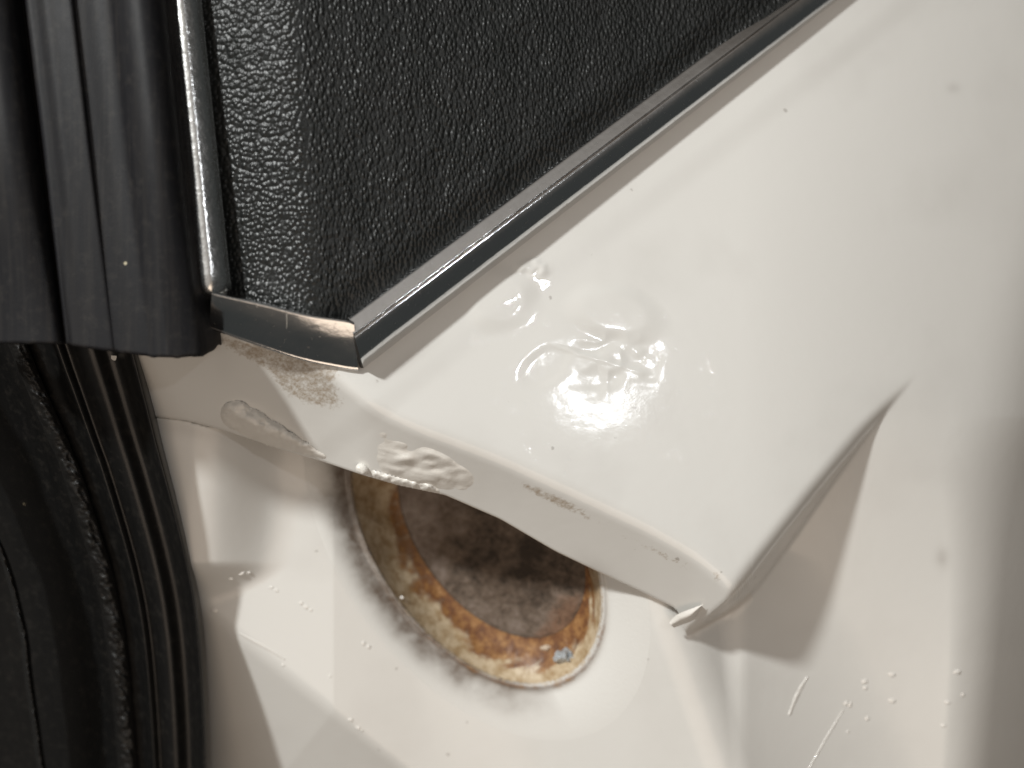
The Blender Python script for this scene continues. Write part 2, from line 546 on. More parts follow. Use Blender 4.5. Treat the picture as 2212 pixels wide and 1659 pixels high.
def zFloor(u, v, scoop_only=False):
    """recess with the hole, and the scoop to the right of it"""
    A = zA(u, v)
    # ridge from (1452,1330) to (1568,1659)
    d = (u - (1452 + (v - 1330) * 0.352)) * 0.943
    ur = 1452 + (v - 1330) * 0.352
    B = zA(ur, v) - 0.085 * d
    AB = smin(A, B, 7.0)
    N = -34 - 0.012 * (v - 1250) - 0.022 * np.maximum(u - 720, 0)
    AB = smax(AB, N, 10)
    G = -13.5 - 0.17 * (u - 480) - 0.05 * (v - 925) - 24 * sstep(1210, 1340, v)
    G = smin(G, -17 - 0.035 * (v - 925) - 24 * sstep(1210, 1340, v), 14)
    AG = smax(AB, G, 20)
    # fold at the bottom: steeper below the line (490,1360)-(860,1659)
    e = (v - 1352 - (u - 490) * 0.80) * 0.78
    fu = u + e * 0.624; fv = v - e * 0.78
    zf = smax(smax(zA(fu, fv), -34 - 0.012 * (fv - 1250) - 0.022 * np.maximum(fu - 720, 0), 10), -13.5 - 0.17 * (fu - 480) - 0.05 * (fv - 925) - 24, 20)
    E = zf - 0.12 * e
    AG = smin(AG, E, 2.0)
    AG = AG - 60 * (1 - sstep(950, 1230, v)) * sstep(1330, 1430, u)
    cr = 0.0308 * (u - 1955) - 0.0409 * (v - 875) + 1.0 + 6.0 * ((np.clip(u, 1600, 2300) - 1850) / 300) ** 2 * sstep(0, 1, (v - 900) / 700)
    C = zT0(u, v) - smax(-cr, 0 * cr, 5.0) - 45 * (1 - sstep(1380, 1620, u)) * sstep(1000, 1250, v)
    return C if scoop_only else smax(AG, C, 16.0)


def zBody(u, v, lip=False):
    T = zT(u, v); T0 = zT0(u, v)
    d = (u - u_edge(v)) * 0.78
    dd = np.maximum(d + 58, 0) / 46
    W = T0 + 3.2 - np.minimum(3.2 * dd ** 2 + 0.5 * np.maximum(d - 4, 0), 75) * sstep(720, 900, v)
    S_ = smin(T, smin(zLip(u, v), W, 3.0), 2.2)
    z = smax(S_, zFloor(u, v, lip), 0.02 + 1.2 * sstep(840, 960, v))
    do = (u - u_out(v))
    D = T0 + 9 - 0.00042 * np.maximum(do + 190, 0) ** 1.9
    D = np.maximum(D, -190) - 0.030 * np.maximum(v - 900, 0) * sstep(-330, -30, do)
    Fo = smin(z, D, 8.0)
    return Fo


def blob(u, v, cu, cv, ru, rv, rot=0.0):
    a = ((u - cu) * math.cos(rot) + (v - cv) * math.sin(rot)) / ru
    b = (-(u - cu) * math.sin(rot) + (v - cv) * math.cos(rot)) / rv
    return np.exp(-(a * a + b * b))


def dirt_mask(u, v):
    d = 0.95 * blob(u, v, 560, 765, 90, 20, 0.30) + 0.95 * blob(u, v, 650, 800, 90, 26, 0.25) + 0.85 * blob(u, v, 690, 855, 75, 28, 0.35)
    d = d + 0.55 * blob(u, v, 640, 830, 60, 40, 0.3)
    d = d + 0.85 * blob(u, v, 1185, 1073, 110, 15, 0.42) + 0.6 * blob(u, v, 1460, 1212, 95, 14, 0.5) + 0.7 * blob(u, v, 1550, 1243, 18, 14, 0.5)
    d = d + 0.35 * blob(u, v, 1330, 1150, 110, 14, 0.46)
    d = d + 0.5 * blob(u, v, 1330, 1262, 60, 16, 0.8)
    d = d + 0.5 * blob(u, v, 620, 772, 170, 12, 0.28) + 0.4 * blob(u, v, 850, 770, 60, 14, -0.65)
    return np.clip(d, 0, 0.8)


def film_mask(u, v):
    f = 0.22 * blob(u, v, 420, 930, 90, 18, 0.2) + 0.3 * blob(u, v, 1300, 1250, 60, 25, 0.7) + 0.15 * blob(u, v, 880, 780, 80, 14, -0.6)
    f = f + 0.28 * blob(u, v, 2035, 1205, 14, 22) + 0.2 * blob(u, v, 2060, 190, 14, 10)
    f = f + 0.10 * np.clip(fbm(u / 150, v / 150, 3, 21), 0, 1)
    return np.clip(f, 0, 1)


def speck_mask(u, v):
    s = 0.05 + 0.10 * blob(u, v, 1400, 1000, 300, 220) + 0.55 * blob(u, v, 830, 1480, 170, 60, 0.8) + 0.3 * blob(u, v, 1000, 1600, 150, 80)
    s = s + 0.2 * blob(u, v, 1560, 1200, 120, 60)
    return np.clip(s, 0, 1) * (1 - sstep(1700, 1900, u) * 0.9)


def swirl_mask(u, v):
    return np.clip(1.3 * blob(u, v, 1320, 840, 130, 110) + 0.4 * blob(u, v, 1200, 740, 120, 60), 0, 1)


def paint_attrs(u, v):
    return {'dirt': dirt_mask(u, v), 'film': film_mask(u, v), 'specks': speck_mask(u, v), 'swirl': swirl_mask(u, v), 'matt': sstep(1350, 1650, u) * sstep(-40, 60, (u - u_edge(v)) * 0.78)}


ub = curve([(700, 285), (770, 303), (860, 326), (960, 350), (1060, 377), (1150, 400), (1230, 418), (1300, 431), (1380, 440), (1450, 445), (1550, 450), (1659, 453), (1800, 455)], 60)

# upper panel, from the vinyl down to the bottom edge of its lip and the ridge at the right
cols_u = np.concatenate([np.arange(240, 960, 4.0), np.arange(960, 1460, 2.5), np.arange(1460, 1580, 3.0), np.arange(1580, 2520, 4.0)])
NR = 430
tt = np.linspace(0, 1, NR)
UU = np.repeat(cols_u[None, :], NR, 0)
vb = np.minimum(v_bot(cols_u), 1900.0)
v0 = np.full_like(cols_u, -220.0)
VV = v0[None, :] + (vb - v0)[None, :] * tt[:, None]
UU = np.where(VV > 690, np.maximum(UU, ub(VV) - 4 + (UU - 240) * 0.004), UU)
ZZ = zBody(UU, VV)
# below the lip keep the lip's own surface for the torn edge
torn = (cols_u < 1462)
lipZ = zBody(UU, VV, True)
ZZ = np.where((UU < 1440), lipZ, ZZ)
nu = len(cols_u)
co = P(UU, VV, ZZ).reshape(-1, 3)
at = {k: a.ravel() for k, a in paint_attrs(UU, VV).items()}
q = grid_quads(NR, nu)
# turned-under hem of the lip
ti = np.where(torn)[0]
zb = ZZ[-1, ti]
hem = []
for dv, dz in ((3.0, -0.5), (2.0, -1.2), (-6.0, -1.7), (-40.0, 1.2), (-120.0, 6.5)):
    f_ = 1 - 0.75 * sstep(1200, 1430, cols_u[ti]) if dv < -10 else 1.0
    hem.append((cols_u[ti], vb[ti] + dv * f_, zb + (dz + 1.7) * f_ - 1.7 if dv < -10 else zb + dz))
base_n = len(co); prev = (NR - 1) * nu + ti
hco = []; hq = []
for k, (a, b, c) in enumerate(hem):
    hco.append(P(a, b, c)); cur = base_n + k * len(ti) + np.arange(len(ti))
    hq.append(np.stack([prev[:-1], cur[:-1], cur[1:], prev[1:]], -1)); prev = cur
co = np.concatenate([co] + hco); q = np.concatenate([q] + hq)
for k in at:
    at[k] = np.concatenate([at[k], np.zeros(len(ti) * len(hem))])
panel = mesh_obj('quarter_panel', co, q, PAINT, car, at, 'white painted upper panel with wrinkled dents and a rounded front lip')

# recess with the drain hole
HC = (1030.0, 1165.0); E1 = (math.cos(math.radians(54.2)), math.sin(math.radians(54.2))); E2 = (-E1[1], E1[0]); R1, R2 = 351.0, 212.0


def hole_rho(u, v):
    a = ((u - HC[0]) * E1[0] + (v - HC[1]) * E1[1]) / R1
    b = ((u - HC[0]) * E2[0] + (v - HC[1]) * E2[1]) / R2
    return np.hypot(a, b), np.arctan2(b, a)


def zRecess(u, v):
    z = zFloor(u, v)
    r, ph = hole_rho(u, v)
    side = 0.45 + 0.55 * np.clip(-np.cos(ph - 0.2), 0, 1)         # deeper flare on the upper-left
    k = np.clip((1.42 - r) / 0.42, 0, 1)
    bead = 0.9 * np.exp(-((r - 1.03) / 0.03) ** 2) * 0
    return z - 6.5 * side * k ** 2 + bead


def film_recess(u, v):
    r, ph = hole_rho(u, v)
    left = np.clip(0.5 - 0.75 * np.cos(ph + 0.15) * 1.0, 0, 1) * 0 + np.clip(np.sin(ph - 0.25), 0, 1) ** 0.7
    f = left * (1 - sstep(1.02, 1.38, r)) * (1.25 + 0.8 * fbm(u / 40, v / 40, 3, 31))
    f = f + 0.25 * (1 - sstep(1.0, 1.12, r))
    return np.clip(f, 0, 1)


lc = np.concatenate([np.arange(180, 1460, 4.0), np.arange(1460, 1600, 3.0)])
lc = lc[v_bot(lc) - 60 < 1850]
ext = 60 + 282 * (1 - sstep(1340, 1462, lc)) * (0.25 + 0.75 * sstep(350, 560, lc))
l0 = v_bot(lc) - ext
NL = 300
LU = np.repeat(lc[None, :], NL, 0)
LV = l0[None, :] + (1880 - l0)[None, :] * np.linspace(0, 1, NL)[:, None]
LU = np.maximum(LU, ub(LV) - 3 + (LU - 180) * 0.004)
LZ = zRecess(LU, LV) - 14 * (1 - sstep(840, 900, LV)) - 0.02 * sstep(1455, 1470, LU)
# keep the hidden part below the lip's hem
lipl = zLip(LU, v_bot(LU)) - 2.2
hid = LV < v_bot(LU) + 1
LZ = np.where(hid & (LU < 1462), np.minimum(LZ, lipl - 0.03 * np.clip(v_bot(LU) - LV, 0, 90)), LZ)
rr, _ = hole_rho(LU, LV)
cm = ~((rr[:-1, :-1] < 1.26) & (rr[1:, 1:] < 1.26) & (rr[1:, :-1] < 1.26) & (rr[:-1, 1:] < 1.26))
la = paint_attrs(LU, LV)
la['matt'] = np.ones_like(LU)
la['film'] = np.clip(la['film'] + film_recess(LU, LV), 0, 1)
la = {k: a.ravel() for k, a in la.items()}
jamb = mesh_obj('door_jamb', P(LU, LV, LZ), grid_quads(NL, len(lc), mask=cm), PAINT, car, la,
                'white painted recessed jamb panel around the round hole')

# hole rim: stamped flare, rim and tapering rusty wall, in rings
NP = 900
ph = np.linspace(0, 2 * math.pi, NP, endpoint=False)
FC = (1062.0, 1142.0); FS = 0.755


def ell(c, s, ph):
    return (c[0] + s * (R1 * np.cos(ph) * E1[0] + R2 * np.sin(ph) * E2[0]),
            c[1] + s * (R1 * np.cos(ph) * E1[1] + R2 * np.sin(ph) * E2[1]))


ring_u, ring_v, ring_z, ring_t = [], [], [], []
for s in np.linspace(1.40, 1.0, 34):
    u_, v_ = ell(HC, s, ph)
    ring_u.append(u_); ring_v.append(v_)
    z_ = zRecess(u_, v_) + 0.015
    rise = 1.3 * np.exp(-((s - 1.02) / 0.028) ** 2)
    cov = sstep(1420, 1465, u_)
    ring_z.append(np.minimum(z_ + rise, 99)); ring_t.append(np.full(NP, -(s - 1.0)))
ur_, vr_ = ell(HC, 1.0, ph); zr_ = ring_z[-1]
uf_, vf_ = ell(FC, FS, ph); zf_ = zA(uf_, vf_) - 10.0
for t in np.linspace(0, 1, 30)[1:]:
    k = t
    dep = 1 - (1 - t) ** 1.7
    ring_u.append(ur_ * (1 - k) + uf_ * k); ring_v.append(vr_ * (1 - k) + vf_ * k)
    ring_z.append(zr_ * (1 - dep) + zf_ * dep + 0.25 * np.sin(t * math.pi) * fbm(ph * 9, ph * 0 + t * 3, 3, 41))
    ring_t.append(np.full(NP, t))
RU, RV, RZ, RT = map(np.array, (ring_u, ring_v, ring_z, ring_t))
PH = np.repeat(ph[None, :], len(RU), 0)
low = np.clip(np.cos(PH - 0.35), 0, 1)                    # 1 towards the bottom right end of the hole
ul = np.clip(-np.cos(PH + 0.1), 0, 1)
wn = fbm(np.cos(PH) * 5 + 9, np.sin(PH) * 5 + RT * 4, 4, 51)
inside = sstep(0.0, 0.02, RT)
rust = inside * np.clip(sstep(0.12, 0.75, RT + 0.40 * wn + 0.25 * low - 0.10) * (0.70 + 0.35 * low), 0, 1)
rust = rust + 0.55 * np.exp(-((RT + 0.035) / 0.03) ** 2) * np.clip(low * 1.3 + 0.25 * wn, 0, 1)
cream = np.clip(inside * 1.0 + np.exp(-((RT) / 0.05) ** 2) * 0.55, 0, 1)
dark = 0.75 * np.exp(-((RT + 0.012) / 0.012) ** 2) * (0.6 + 0.5 * wn) + 0.5 * np.exp(-((RT - 0.14) / 0.05) ** 2) * np.clip(0.5 + wn, 0, 1) * (0.35 + low)
dark = dark + 0.8 * sstep(0.93, 1.0, RT)
stain = np.stack([np.clip(rust, 0, 1), np.clip(dark, 0, 1), cream], -1)
ra = {'stain': stain.reshape(-1, 3), 'film': film_recess(RU, RV).ravel()}
rim = mesh_obj('drain_hole_rim', P(RU, RV, RZ), grid_quads(len(RU), NP, wrap=True, flip=True), STAIN, jamb, ra,
               'rusty stained rim and inner wall of the round hole')

# floor of the hole
NFR = 70
s_ = np.linspace(FS * 1.03, 0.0, NFR)
fu = np.array([ell(FC, s, ph[::3])[0] for s in s_]); fv = np.array([ell(FC, s, ph[::3])[1] for s in s_])
dome = (1 - (s_[:, None] / FS) ** 2)
fz = zA(fu, fv) - 10.4 - 1.5 * sstep(0, 0.5, dome) + 1.0 * fbm(fu / 60, fv / 60, 4, 61) * dome
rust_f = 0.75 * blob(fu, fv, 1225, 1330, 70, 110, 0.6) + 0.4 * blob(fu, fv, 1120, 1390, 130, 40, 0.2)
pale_f = 0.5 + 0.6 * blob(fu, fv, 890, 1120, 90, 130) - 0.45 * blob(fu, fv, 1050, 1200, 130, 70, 0.5) - 0.5 * blob(fu, fv, 1180, 1200, 60, 90)
mesh_obj('drain_hole_floor', P(fu, fv, fz), grid_quads(NFR, len(ph[::3]), wrap=True, flip=True), FLOOR, jamb,
         {'rust': rust_f.ravel(), 'pale': pale_f.ravel()}, 'dark grimy mottled floor of the round hole')


# sealant: lumpy beads on the lip
def sealant(box, hfun, label, step=2.5):
    u = np.arange(box[0], box[2], step); v = np.arange(box[1], box[3], step)
    uu, vv = np.meshgrid(u, v)
    base = smin(zT0(uu, vv), zLip(uu, vv), 2.2)
    h = hfun(uu, vv)
    keep = h > -0.25
    m = keep[:-1, :-1] & keep[1:, :-1] & keep[1:, 1:] & keep[:-1, 1:]
    q = grid_quads(len(v), len(u), mask=m)
    used, inv = np.unique(q, return_inverse=True)
    co = P(uu, vv, base + np.maximum(h, -0.25)).reshape(-1, 3)[used]
    return mesh_obj('sealant_bead', co, inv.reshape(-1, 4), SEAL, panel, None, label)


LUMP = [(512, 897, 34, 30, 2.6), (545, 915, 42, 30, 3.2), (585, 936, 40, 26, 2.9), (622, 952, 36, 19, 2.3), (655, 967, 30, 14, 1.7), (684, 980, 24, 8, 1.0)]


def h1(u, v):
    h = -2.0 + 0 * u
    for cu, cv, a, b, z in LUMP:
        x = ((u - cu) * 0.92 + (v - cv) * 0.39) / a; y = (-(u - cu) * 0.39 + (v - cv) * 0.92) / b
        h = smax(h, z * (1.25 - (x * x + y * y)) - 0.3, 0.9)
    return h + 0.9 * fbm(u / 24, v / 20, 3, 71) * sstep(-0.5, 1.0, h)


def h2(u, v):
    c = 0.5 * (v_top(u) + v_bot(u)) + 14
    r = np.abs(v - c) / (52 - 22 * sstep(900, 1040, u))
    end = sstep(800, 835, u) * (1 - sstep(960, 1050, u))
    n = 0.5 + fbm(u / 60 + v / 80, v / 30 - u / 120, 2, 78)
    return end * (1.1 * n + 0.35) * (1 - sstep(0.45, 1.1, r)) - 0.28


def h3(u, v):
    c = v_bot(u) - 6
    r = np.abs(v - c) / 10
    n = fbm(u / 16, v / 16, 3, 81)
    end = sstep(790, 815, u) * (1 - sstep(930, 960, u))
    return end * (1.0 + 1.0 * n) * (1 - r ** 2) - 0.25


sealant((470, 830, 715, 1010), h1, 'fat white sealant lump on the lip edge beside the rubber')
sealant((795, 900, 1060, 1060), h2, 'wrinkled sealant patch on the lip face above the hole')
sealant((780, 1010, 970, 1090), h3, 'thin ragged sealant along the lip edge over the hole')
zl = float(zLip(np.array(783.0), np.array(1010.0)))
ellipsoid('paint_drip', 783, 1013, zl + 0.4, 15, 12, 1.3, 0.5, SEAL, panel, 18, 12, 0.1, 'round white paint drip hanging at the lip edge')

# torn flake of sealant at the lip's right end
loft('sealant_flake', [[(1445, 1345, -18.5), (1462, 1328, -17.2), (1490, 1316, -15.5), (1520, 1305, -14.0)],
                       [(1450, 1350, -18.2), (1470, 1339, -17.0), (1494, 1329, -15.4), (1516, 1309, -14.6)],
                       [(1456, 1356, -19.5), (1472, 1350, -19.0), (1500, 1338, -19.0), (1522, 1312, -19.0)]], 24, 12, SEAL, panel,
     label='small torn flake of sealant at the lip corner')

# ------------------------------------------------------------------ added glossy bumps that stand in for highlights on the paint
def highlight_bump(u, v, ru, rv, rot, parent, zf):
    z = float(zf(np.array(float(u)), np.array(float(v))))
    return ellipsoid('paint_highlight', u, v, z - 0.07, ru * 0.9, rv * 0.9, 0.17, rot, GLINT, parent, 10, 7, 0.1)


GLINT = NT('glossy_highlight'); GLINT.set(Base_Color=(0.72, 0.70, 0.66), Roughness=0.12, Coat_Weight=1.0, Coat_Roughness=0.05); GLINT = GLINT.m
for (u, v, a, b, r) in [(497, 1249, 7, 5, .3), (521, 1238, 9, 5, -.4), (536, 1236, 6, 4, 0), (586, 1268, 6, 5, 0), (597, 1275, 7, 5, .5), (650, 1302, 7, 6, 0), (661, 1310, 8, 7, .6),
                        (671, 1317, 6, 5, .3), (784, 1388, 7, 7, 0), (795, 1396, 7, 6, .5), (757, 1553, 7, 7, 0), (773, 1570, 9, 6, .8), (780, 1576, 6, 5, 0), (463, 1316, 10, 9, 0.2),
                        (713, 1460, 5, 4, 0), (868, 1291, 5, 4, 0), (612, 1436, 5, 4, 0)]:
    highlight_bump(u, v, a, b, r, jamb, zRecess)
for (u, v, a, b, r) in [(1866, 1470, 10, 8, 0.2), (1868, 1484, 8, 7, .9), (1926, 1455, 11, 7, .4), (1926, 1511, 12, 8, .5), (1872, 1550, 9, 7, 1.0), (1826, 1518, 8, 7, 0), (1835, 1520, 6, 10, .2),
                        (2064, 1450, 12, 7, .1), (2046, 1516, 9, 6, .3), (2038, 1566, 8, 6, .3), (2078, 1500, 6, 6, 0), (1830, 1580, 5, 4, 0)]:
    highlight_bump(u, v, a, b, r, panel, zBody)

# highlight streaks on the fold and scoop, put in as thin glossy strips
for pts, r in (([(516, 1368), (545, 1384), (580, 1403), (615, 1424)], 5.0), ([(1822, 1533), (1805, 1562), (1785, 1595), (1765, 1630), (1745, 1665)], 3.2), ([(1745, 1462), (1728, 1490), (1715, 1520), (1705, 1545)], 6.5)):
    p = arclen([(a, b, 0) for a, b in pts], 40)
    w_ = r * (0.7 + 0.5 * np.abs(fbm(np.linspace(0, 6, 40), np.zeros(40), 3, 91))) * np.sin(np.linspace(0.15, math.pi - 0.15, 40)) ** 0.4
    off = np.linspace(-1, 1, 9)
    tx = np.gradient(p[:, 0]); ty = np.gradient(p[:, 1]); L = np.hypot(tx, ty)
    uu = p[:, 0][None] - (ty / L)[None] * off[:, None] * w_[None]; vv = p[:, 1][None] + (tx / L)[None] * off[:, None] * w_[None]
    zz = (zRecess(uu, vv) if p[0, 0] < 1400 else zBody(uu, vv)) - 0.08 + 0.26 * (1 - off[:, None] ** 2) + (0.15 * fbm(uu / 9, vv / 9, 2, 95) if r > 6 else 0)
    mesh_obj('highlight_streak', P(uu, vv, zz), grid_quads(9, 40, True), GLINT, jamb if p[0, 0] < 1400 else panel, None)

# ------------------------------------------------------------------ black vinyl
def trim_up(t):    # edge of the belt trim against the vinyl
    return 752 + t * (1790 - 752), 682 + t * (-88 - 682)


def trim_lo(t):    # edge of the belt trim against the paint
    return 786 + t * (1930 - 786), 797 + t * (-92 - 797)


u_fold = curve([(-100, 634), (0, 642), (200, 654), (400, 672), (640, 688), (760, 694)], 60)
u_vl = curve([(-100, 420), (0, 430), (300, 450), (600, 470), (700, 474)], 60)


def zVinyl(u, v):
    e = -((u - 760) * 0.596 + (v - 680) * 0.803)
    m = zT0(u, v, False) + 4.2 + 0.020 * np.maximum(e, 0) + 1.0 * sstep(0, 60, e)
    uf = u_fold(v)
    ef = -((uf - 760) * 0.596 + (v - 680) * 0.803)
    zf = zT0(uf, v, False) + 4.2 + 0.020 * np.maximum(ef, 0) + 1.0 * sstep(0, 60, ef)
    s = zf + 0.6 - 0.014 * (uf - u) - 0.00003 * np.maximum(uf - u, 0) ** 2
    return smin(m, s, 1.6)


vs = np.linspace(0, 1, 260)
ruu, rvv = [], []
for t in np.linspace(0, 1, 240):
    pass
# rows run from the top of the picture to the lower boundary of the vinyl, columns along u
vcols = np.concatenate([np.arange(420, 770, 3.0), np.arange(770, 1800, 5.0)])
low_b = np.where(vcols < 752, np.interp(vcols, [420, 475, 560, 650, 752], [630, 641, 664, 682, 700]), 690 - (vcols - 752) * 0.742 + 16)
VU = np.repeat(vcols[None], 260, 0)
VB = -130 + (np.maximum(low_b, -125) + 130)[None] * vs[:, None]
VU = np.maximum(VU, u_vl(VB))
VZ = zVinyl(VU, VB) + 0.35 * fbm(VU / 90, VB / 90, 3, 101) * sstep(680, 800, VU)
strip = 1 - sstep(-14, 10, VU - u_fold(VB))
mesh_obj('vinyl_cover', P(VU, VB, VZ), grid_quads(260, len(vcols)), VINYL, car, {'strip': strip.ravel()},
         'black pebble-grained vinyl covering folded over the pillar')

# ------------------------------------------------------------------ chrome
prof = [(0.0, 2.4), (0.03, 4.8), (0.08, 5.9), (0.19, 6.45), (0.30, 6.95), (0.35, 7.1), (0.385, 6.8), (0.41, 7.1), (0.50, 6.85), (0.60, 6.35), (0.70, 5.7), (0.79, 4.95), (0.86, 3.9), (0.93, 2.3), (1.0, -0.6)]


def belt_pts(t, off=0.0):
    a = np.array(trim_up(t)); b = np.array(trim_lo(t))
    out = []
    for f, h in prof:
        p = a * (1 - f) + b * f
        out.append((p[0], p[1], float(zT0(np.array(b[0]), np.array(b[1]))) + h + off))
    return out


ts = np.linspace(0, 1, 120)
rows = np.array([belt_pts(t) for t in ts])                # (120, 14, 3)
fine = catmull(rows.transpose(1, 0, 2), 60).transpose(1, 0, 2)
belt = mesh_obj('belt_trim', P(fine[..., 0], fine[..., 1], fine[..., 2]), grid_quads(120, 60, True), CHROME, car, {'groove_reflection': np.repeat(np.exp(-((np.linspace(0, len(prof) - 1, 60) - 6.1) / 0.35) ** 2)[None], 120, 0).ravel()},
                'rounded chrome moulding along the lower edge of the vinyl')
# ragged end of the moulding
end = fine[0]
inner = end.copy(); inner[:, 2] = np.minimum(end[:, 2] - 4.5, end[:, 2].min() + 1.0); inner[:, 0] -= 3; inner[:, 1] += 2
DARKM = make_plain('dark_metal_edge', (0.05, 0.045, 0.04), 0.45, 0.6, 0.8, 2500)
rowsE = np.stack([end, end * 0.5 + inner * 0.5 + np.array([-5, 3, 0]), inner])
ge = catmull(rowsE, 10)
mesh_obj('end_cap', P(ge[..., 0], ge[..., 1], ge[..., 2]), grid_quads(10, 60), DARKM, belt, None, 'dark ragged cut end of the chrome moulding')

# short chrome band round the pillar foot
cb = [(458, 627), (474, 632), (560, 650), (660, 674), (745, 686), (764, 692)]
ce = [(452, 709), (470, 716), (560, 748), (652, 778), (742, 797), (774, 801)]
crows = []
for f, h in ((0.0, 3.0), (0.04, 6.2), (0.08, 6.75), (0.13, 6.6), (0.40, 4.9), (0.70, 2.6), (0.92, 0.8), (1.0, 0.0), (1.01, -3.0)):
    row = []
    for (a, b), (c, d) in zip(cb, ce):
        u_ = a * (1 - f) + c * f; v_ = b * (1 - f) + d * f
        row.append((u_, v_, float(zT0(np.array(float(c)), np.array(float(d)), False)) + h + 0.6))
    crows.append(row)
corner = loft('corner_trim', crows, 120, 70, CHROME, car, label='short curved chrome band at the foot of the vinyl pillar')

sc_rows = []
for du in (0.0, 1.5, 3.0):
    row = []
    for f in np.linspace(0.14, 0.97, 8):
        a = np.array([np.interp(f, [0, 1], [618, 606]) + 5 * math.sin(f * 3.0) + du, np.interp(f, [0, 1], [664, 764])])
        h = np.interp(f, [0.13, 0.40, 0.70, 0.92, 1.0], [6.6, 4.9, 2.6, 0.8, 0.0])
        row.append((a[0], a[1], float(zT0(np.array(612.0), np.array(764.0), False)) + h + 0.6 + (0.16 if du == 1.5 else 0.05)))
    sc_rows.append(row)
loft('scratch', sc_rows, 30, 5, make_plain('pale_scratch', (0.55, 0.53, 0.48), 0.5), corner, label='thin pale scratch across the chrome band')

# upright chrome strip beside the window rubber
def wt_curve(f, h, v1=640):
    vsn = np.array([-120, 100, 300, 450, 560, 600, 622, 636, 645])
    L = 362 + 66 * (vsn / 650); R = 436 + 62 * (vsn / 600)
    drop = np.array([0, 0, 0, 0, 0, 0, 0.4, 1.6, 5.0])
    pin = np.array([0, 0, 0, 0, 0, 0, 0.0, 0.05, 0.14])
    ff = 0.5 + (f - 0.5) * (1 - pin)
    uu = L * (1 - ff) + R * ff + 14 * (1 - f) * pin
    vv = vsn.copy(); vv = vv - 0.0 * f
    z = h + 0.0 * vsn - drop
    vv = vv + np.where(vsn > 600, (np.sin(f * math.pi) * 5 - f * 8), 0)
    return [(float(a), float(b), float(c)) for a, b, c in zip(uu, vv, z)]


loft('window_trim', [wt_curve(f, h) for f, h in ((0, 5), (0.02, 7.4), (0.10, 9.0), (0.24, 9.9), (0.42, 10.0), (0.60, 9.4), (0.80, 8.4), (0.95, 7.2), (1.0, 6.2), (1.0, 1.0))],
     160, 60, DULL, car, label='dull pitted chrome strip beside the window rubber')

# ------------------------------------------------------------------ window rubber: ribbed block with a cut lower end
def ur_(v):
    return 360 + 66 * (v / 650.0)


wprof = [(-45, -2), (-42, 6), (-8, 11.5), (0, 13.0), (6, 15.2), (18, 17.5), (40, 19.6), (62, 20.3), (86, 19.6), (108, 17.6), (124, 15.4), (150, 14.7), (180, 14.9), (198, 15.2),
         (203, 16.2), (212, 16.7), (240, 16.4), (262, 16.0), (285, 16.4), (300, 16.4), (306, 15.4), (309, 12.0), (313, 11.5), (320, 14.0), (335, 18.4), (360, 21.0), (390, 22.0), (430, 21), (470, 17), (520, 12)]


def seal_end(wv):
    # lower cut edge of the rubber across its width
    return np.interp(wv, [-50, -44, -38, -30, -10, 0, 60, 110, 150, 280, 292, 300, 420, 520], [738, 744, 742, 752, 764, 767, 771, 771, 764, 748, 746, 742, 741, 738])


def window_rubber():
    w0 = catmull(np.array(wprof, float), 260)
    n = 150
    t = np.linspace(0, 1, n)
    W_ = np.repeat(w0[:, 0][None], n, 0); Zp = np.repeat(w0[:, 1][None], n, 0)
    endv = seal_end(w0[:, 0]) + 2.0 * vnoise(w0[:, 0] / 14, w0[:, 0] * 0, 6)
    v = -140 + (endv + 140)[None] * t[:, None]
    sc = 1 - 0.05 * v / 740
    u = ur_(v) - W_ * sc
    # the ribs flatten towards the cut end
    flat = sstep(250, 760, v)
    base = np.interp(w0[:, 0], [-45, -10, 0, 80, 200, 306, 318, 520], [2, 11.5, 13, 16.0, 15.6, 15.2, 15.8, 14])[None]
    keepb = np.exp(-((W_ - 309) / 9.0) ** 2)
    Zp = Zp * 0.8; base = base * 0.8
    Z = Zp * (1 - 0.72 * flat * (1 - keepb)) + base * 0.72 * flat * (1 - keepb) - 2.0 * (v / 740) * 0
    # cut end face
    rows_u = [u]; rows_v = [v]; rows_z = [Z]
    for dv, dz in ((1.5, -0.6), (2.0, -2.0), (0.0, -8.0), (-6, -15)):
        rows_u.append(u[-1:]); rows_v.append(v[-1:] + dv); rows_z.append(np.minimum(Z[-1:] + dz, Z[-1:]))
    u = np.concatenate(rows_u); v = np.concatenate(rows_v); Z = np.concatenate(rows_z)
    return mesh_obj('window_rubber', P(u, v, Z), grid_quads(u.shape[0], u.shape[1], True), RUBBER, car, None,
                    'thick ribbed black window rubber with a cut lower end')


wr_ = window_rubber()

# ------------------------------------------------------------------ door weatherstrip, lower left
zb_ = curve([(700, 0), (800, -4), (960, -12.5), (1100, -18), (1300, -27), (1450, -33), (1659, -42), (1800, -48)], 120)
vv_ = np.arange(690, 1880, 6.0)


def strip_surface(name, prof_w, mat, label, parent, fnz=None, nn=150, narrow=None):
    w0 = catmull(np.array(prof_w, float), nn)
    Wd = np.repeat(w0[:, 0][None], len(vv_), 0); Vd = np.repeat(vv_[:, None], nn, 1)
    k = narrow(Vd) if narrow else 1.0
    U = ub(Vd) - Wd * k
    Z = zb_(Vd) + w0[:, 1][None]
    if fnz is not None:
        Z = Z + fnz(U, Vd, Wd)
    return mesh_obj(name, P(U, Vd, Z), grid_quads(len(vv_), nn, True), mat, parent, None, label)


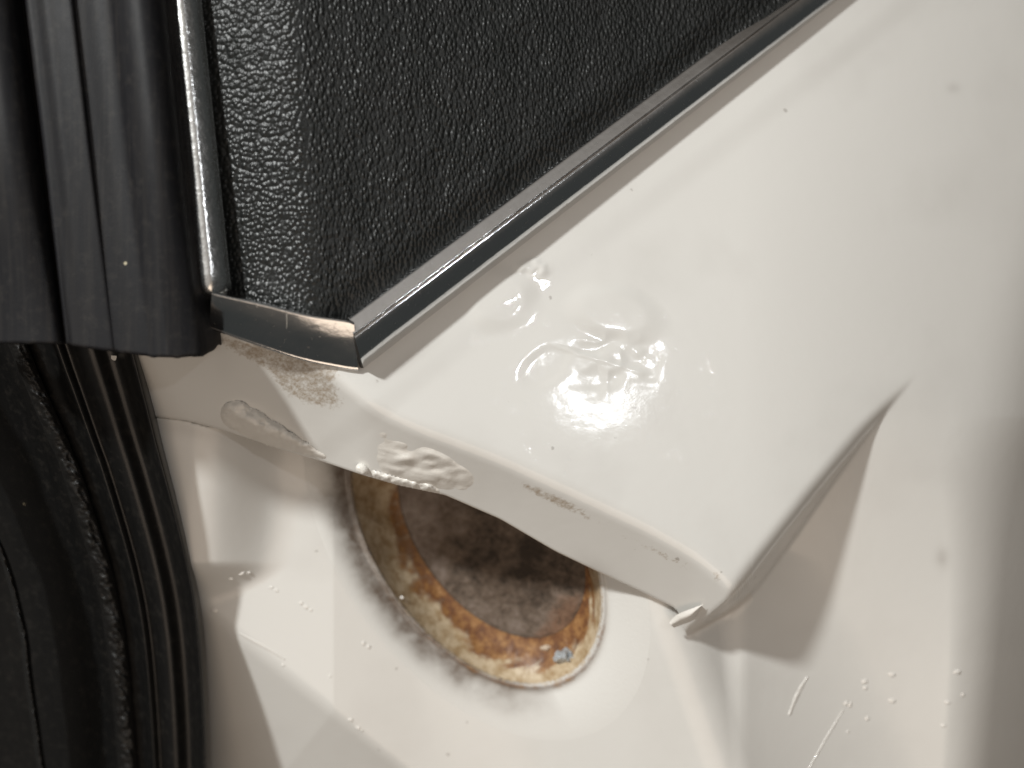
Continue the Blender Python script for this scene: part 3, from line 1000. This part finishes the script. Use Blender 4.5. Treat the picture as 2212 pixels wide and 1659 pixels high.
nrw = lambda v: np.interp(v, [690, 800, 1000, 1200, 1400, 1660, 1880], [1.38, 1.30, 1.12, 1.04, 0.98, 0.92, 0.90])
ws = strip_surface('door_weatherstrip', [(-3, -26), (-2, -8), (2, -2), (8, 1.2), (15, 1.6), (24, -0.6), (36, -4.2), (52, -4.4), (72, -2.2), (88, -2.0), (104, -3.6), (116, -4.0), (126, -2.4), (134, -2.6),
                                         (146, -6.5), (170, -7.5), (196, -8.5), (225, -10), (270, -14), (330, -18), (420, -22), (520, -26)], RUBBER2,
                   'glossy black rubber door weatherstrip curving down the jamb', car, None, 220, nrw)


def bead(name, wc, half, hgt, label, seed, mat):
    n = 22; vd = np.arange(690, 1880, 2.0)
    a = np.linspace(-0.35, math.pi + 0.35, n)
    k = nrw(vd)
    A, VD = np.meshgrid(a, vd)
    rw = 1 + 0.10 * fbm(VD / 60, A * 0, 2, seed)
    nz = fbm(VD / 11 + A * 1.5, A * 2.2, 3, seed + 5)
    U = (ub(vd) - wc * k)[:, None] + np.cos(A) * half * rw + 5 * vnoise(VD / 130, VD * 0, seed)
    Z = zb_(vd)[:, None] - 7.5 + np.sin(A) * hgt * rw + 1.1 * nz * np.clip(np.sin(A), 0, 1)
    return mesh_obj(name, P(U, VD, Z), grid_quads(len(vd), n), mat, ws, None, label)


bead('rough_bead', 192, 21, 3.2, 'rough textured black bead running along the weatherstrip', 111, FLOCK)
bead('inner_bead', 392, 9, 9.0, None, 131, FLOCK)

# ------------------------------------------------------------------ loose things
FOIL = make_plain('grey_flake', (0.55, 0.58, 0.60), 0.35, 0.3, 0.8, 900)
def rim_z(u, v):
    d = np.hypot(RU - u, RV - v); i = np.unravel_index(np.argmin(d), d.shape)
    return RZ[i]


def flake(name, cu, cv, ru, rv, hz, mat, label, cat, seed, spike=0.35):
    z0 = rim_z(cu, cv)
    n, m = 28, 12
    a = np.linspace(0, 2 * math.pi, n, endpoint=False); r = np.linspace(1, 0, m)
    A, R_ = np.meshgrid(a, r)
    rr = R_ * (1 + spike * vnoise(np.cos(A) * 2.2 + seed, np.sin(A) * 2.2, seed))
    U = cu + rr * ru * np.cos(A); V = cv + rr * rv * np.sin(A)
    Zt = z0 + hz * (1 - R_ ** 3) * (1 + 0.7 * vnoise(U / 7, V / 7, seed + 2)) - 0.2
    c0 = P(np.array(cu), np.array(cv), np.array(z0))
    co = P(U, V, Zt)
    # underside, so that it is a lump and not a skin
    Zb = z0 - 0.7 * (1 - R_ ** 2) - 0.3
    co2 = P(U, V, Zb)
    q = np.concatenate([grid_quads(m, n, wrap=True), grid_quads(m, n, wrap=True, flip=True) + n * m])
    o = mesh_obj(name, np.concatenate([co.reshape(-1, 3), co2.reshape(-1, 3)]), q, mat)
    o['label'] = label; o['category'] = cat
    for p in o.data.polygons:
        p.use_smooth = False
    return o


flake('paint_flake', 1221, 1418, 27, 17, 2.2, FOIL, 'crumpled silvery grey flake lying on the rusty rim of the hole', 'flake', 3)
CHIP = make_plain('cream_chip', (0.62, 0.50, 0.38), 0.5, 0.0, 0.4, 900)
flake('paint_chip', 1182, 1400, 15, 7, 0.9, CHIP, 'small cream paint chip beside the silvery flake on the rim', 'paint chip', 5, 0.2)
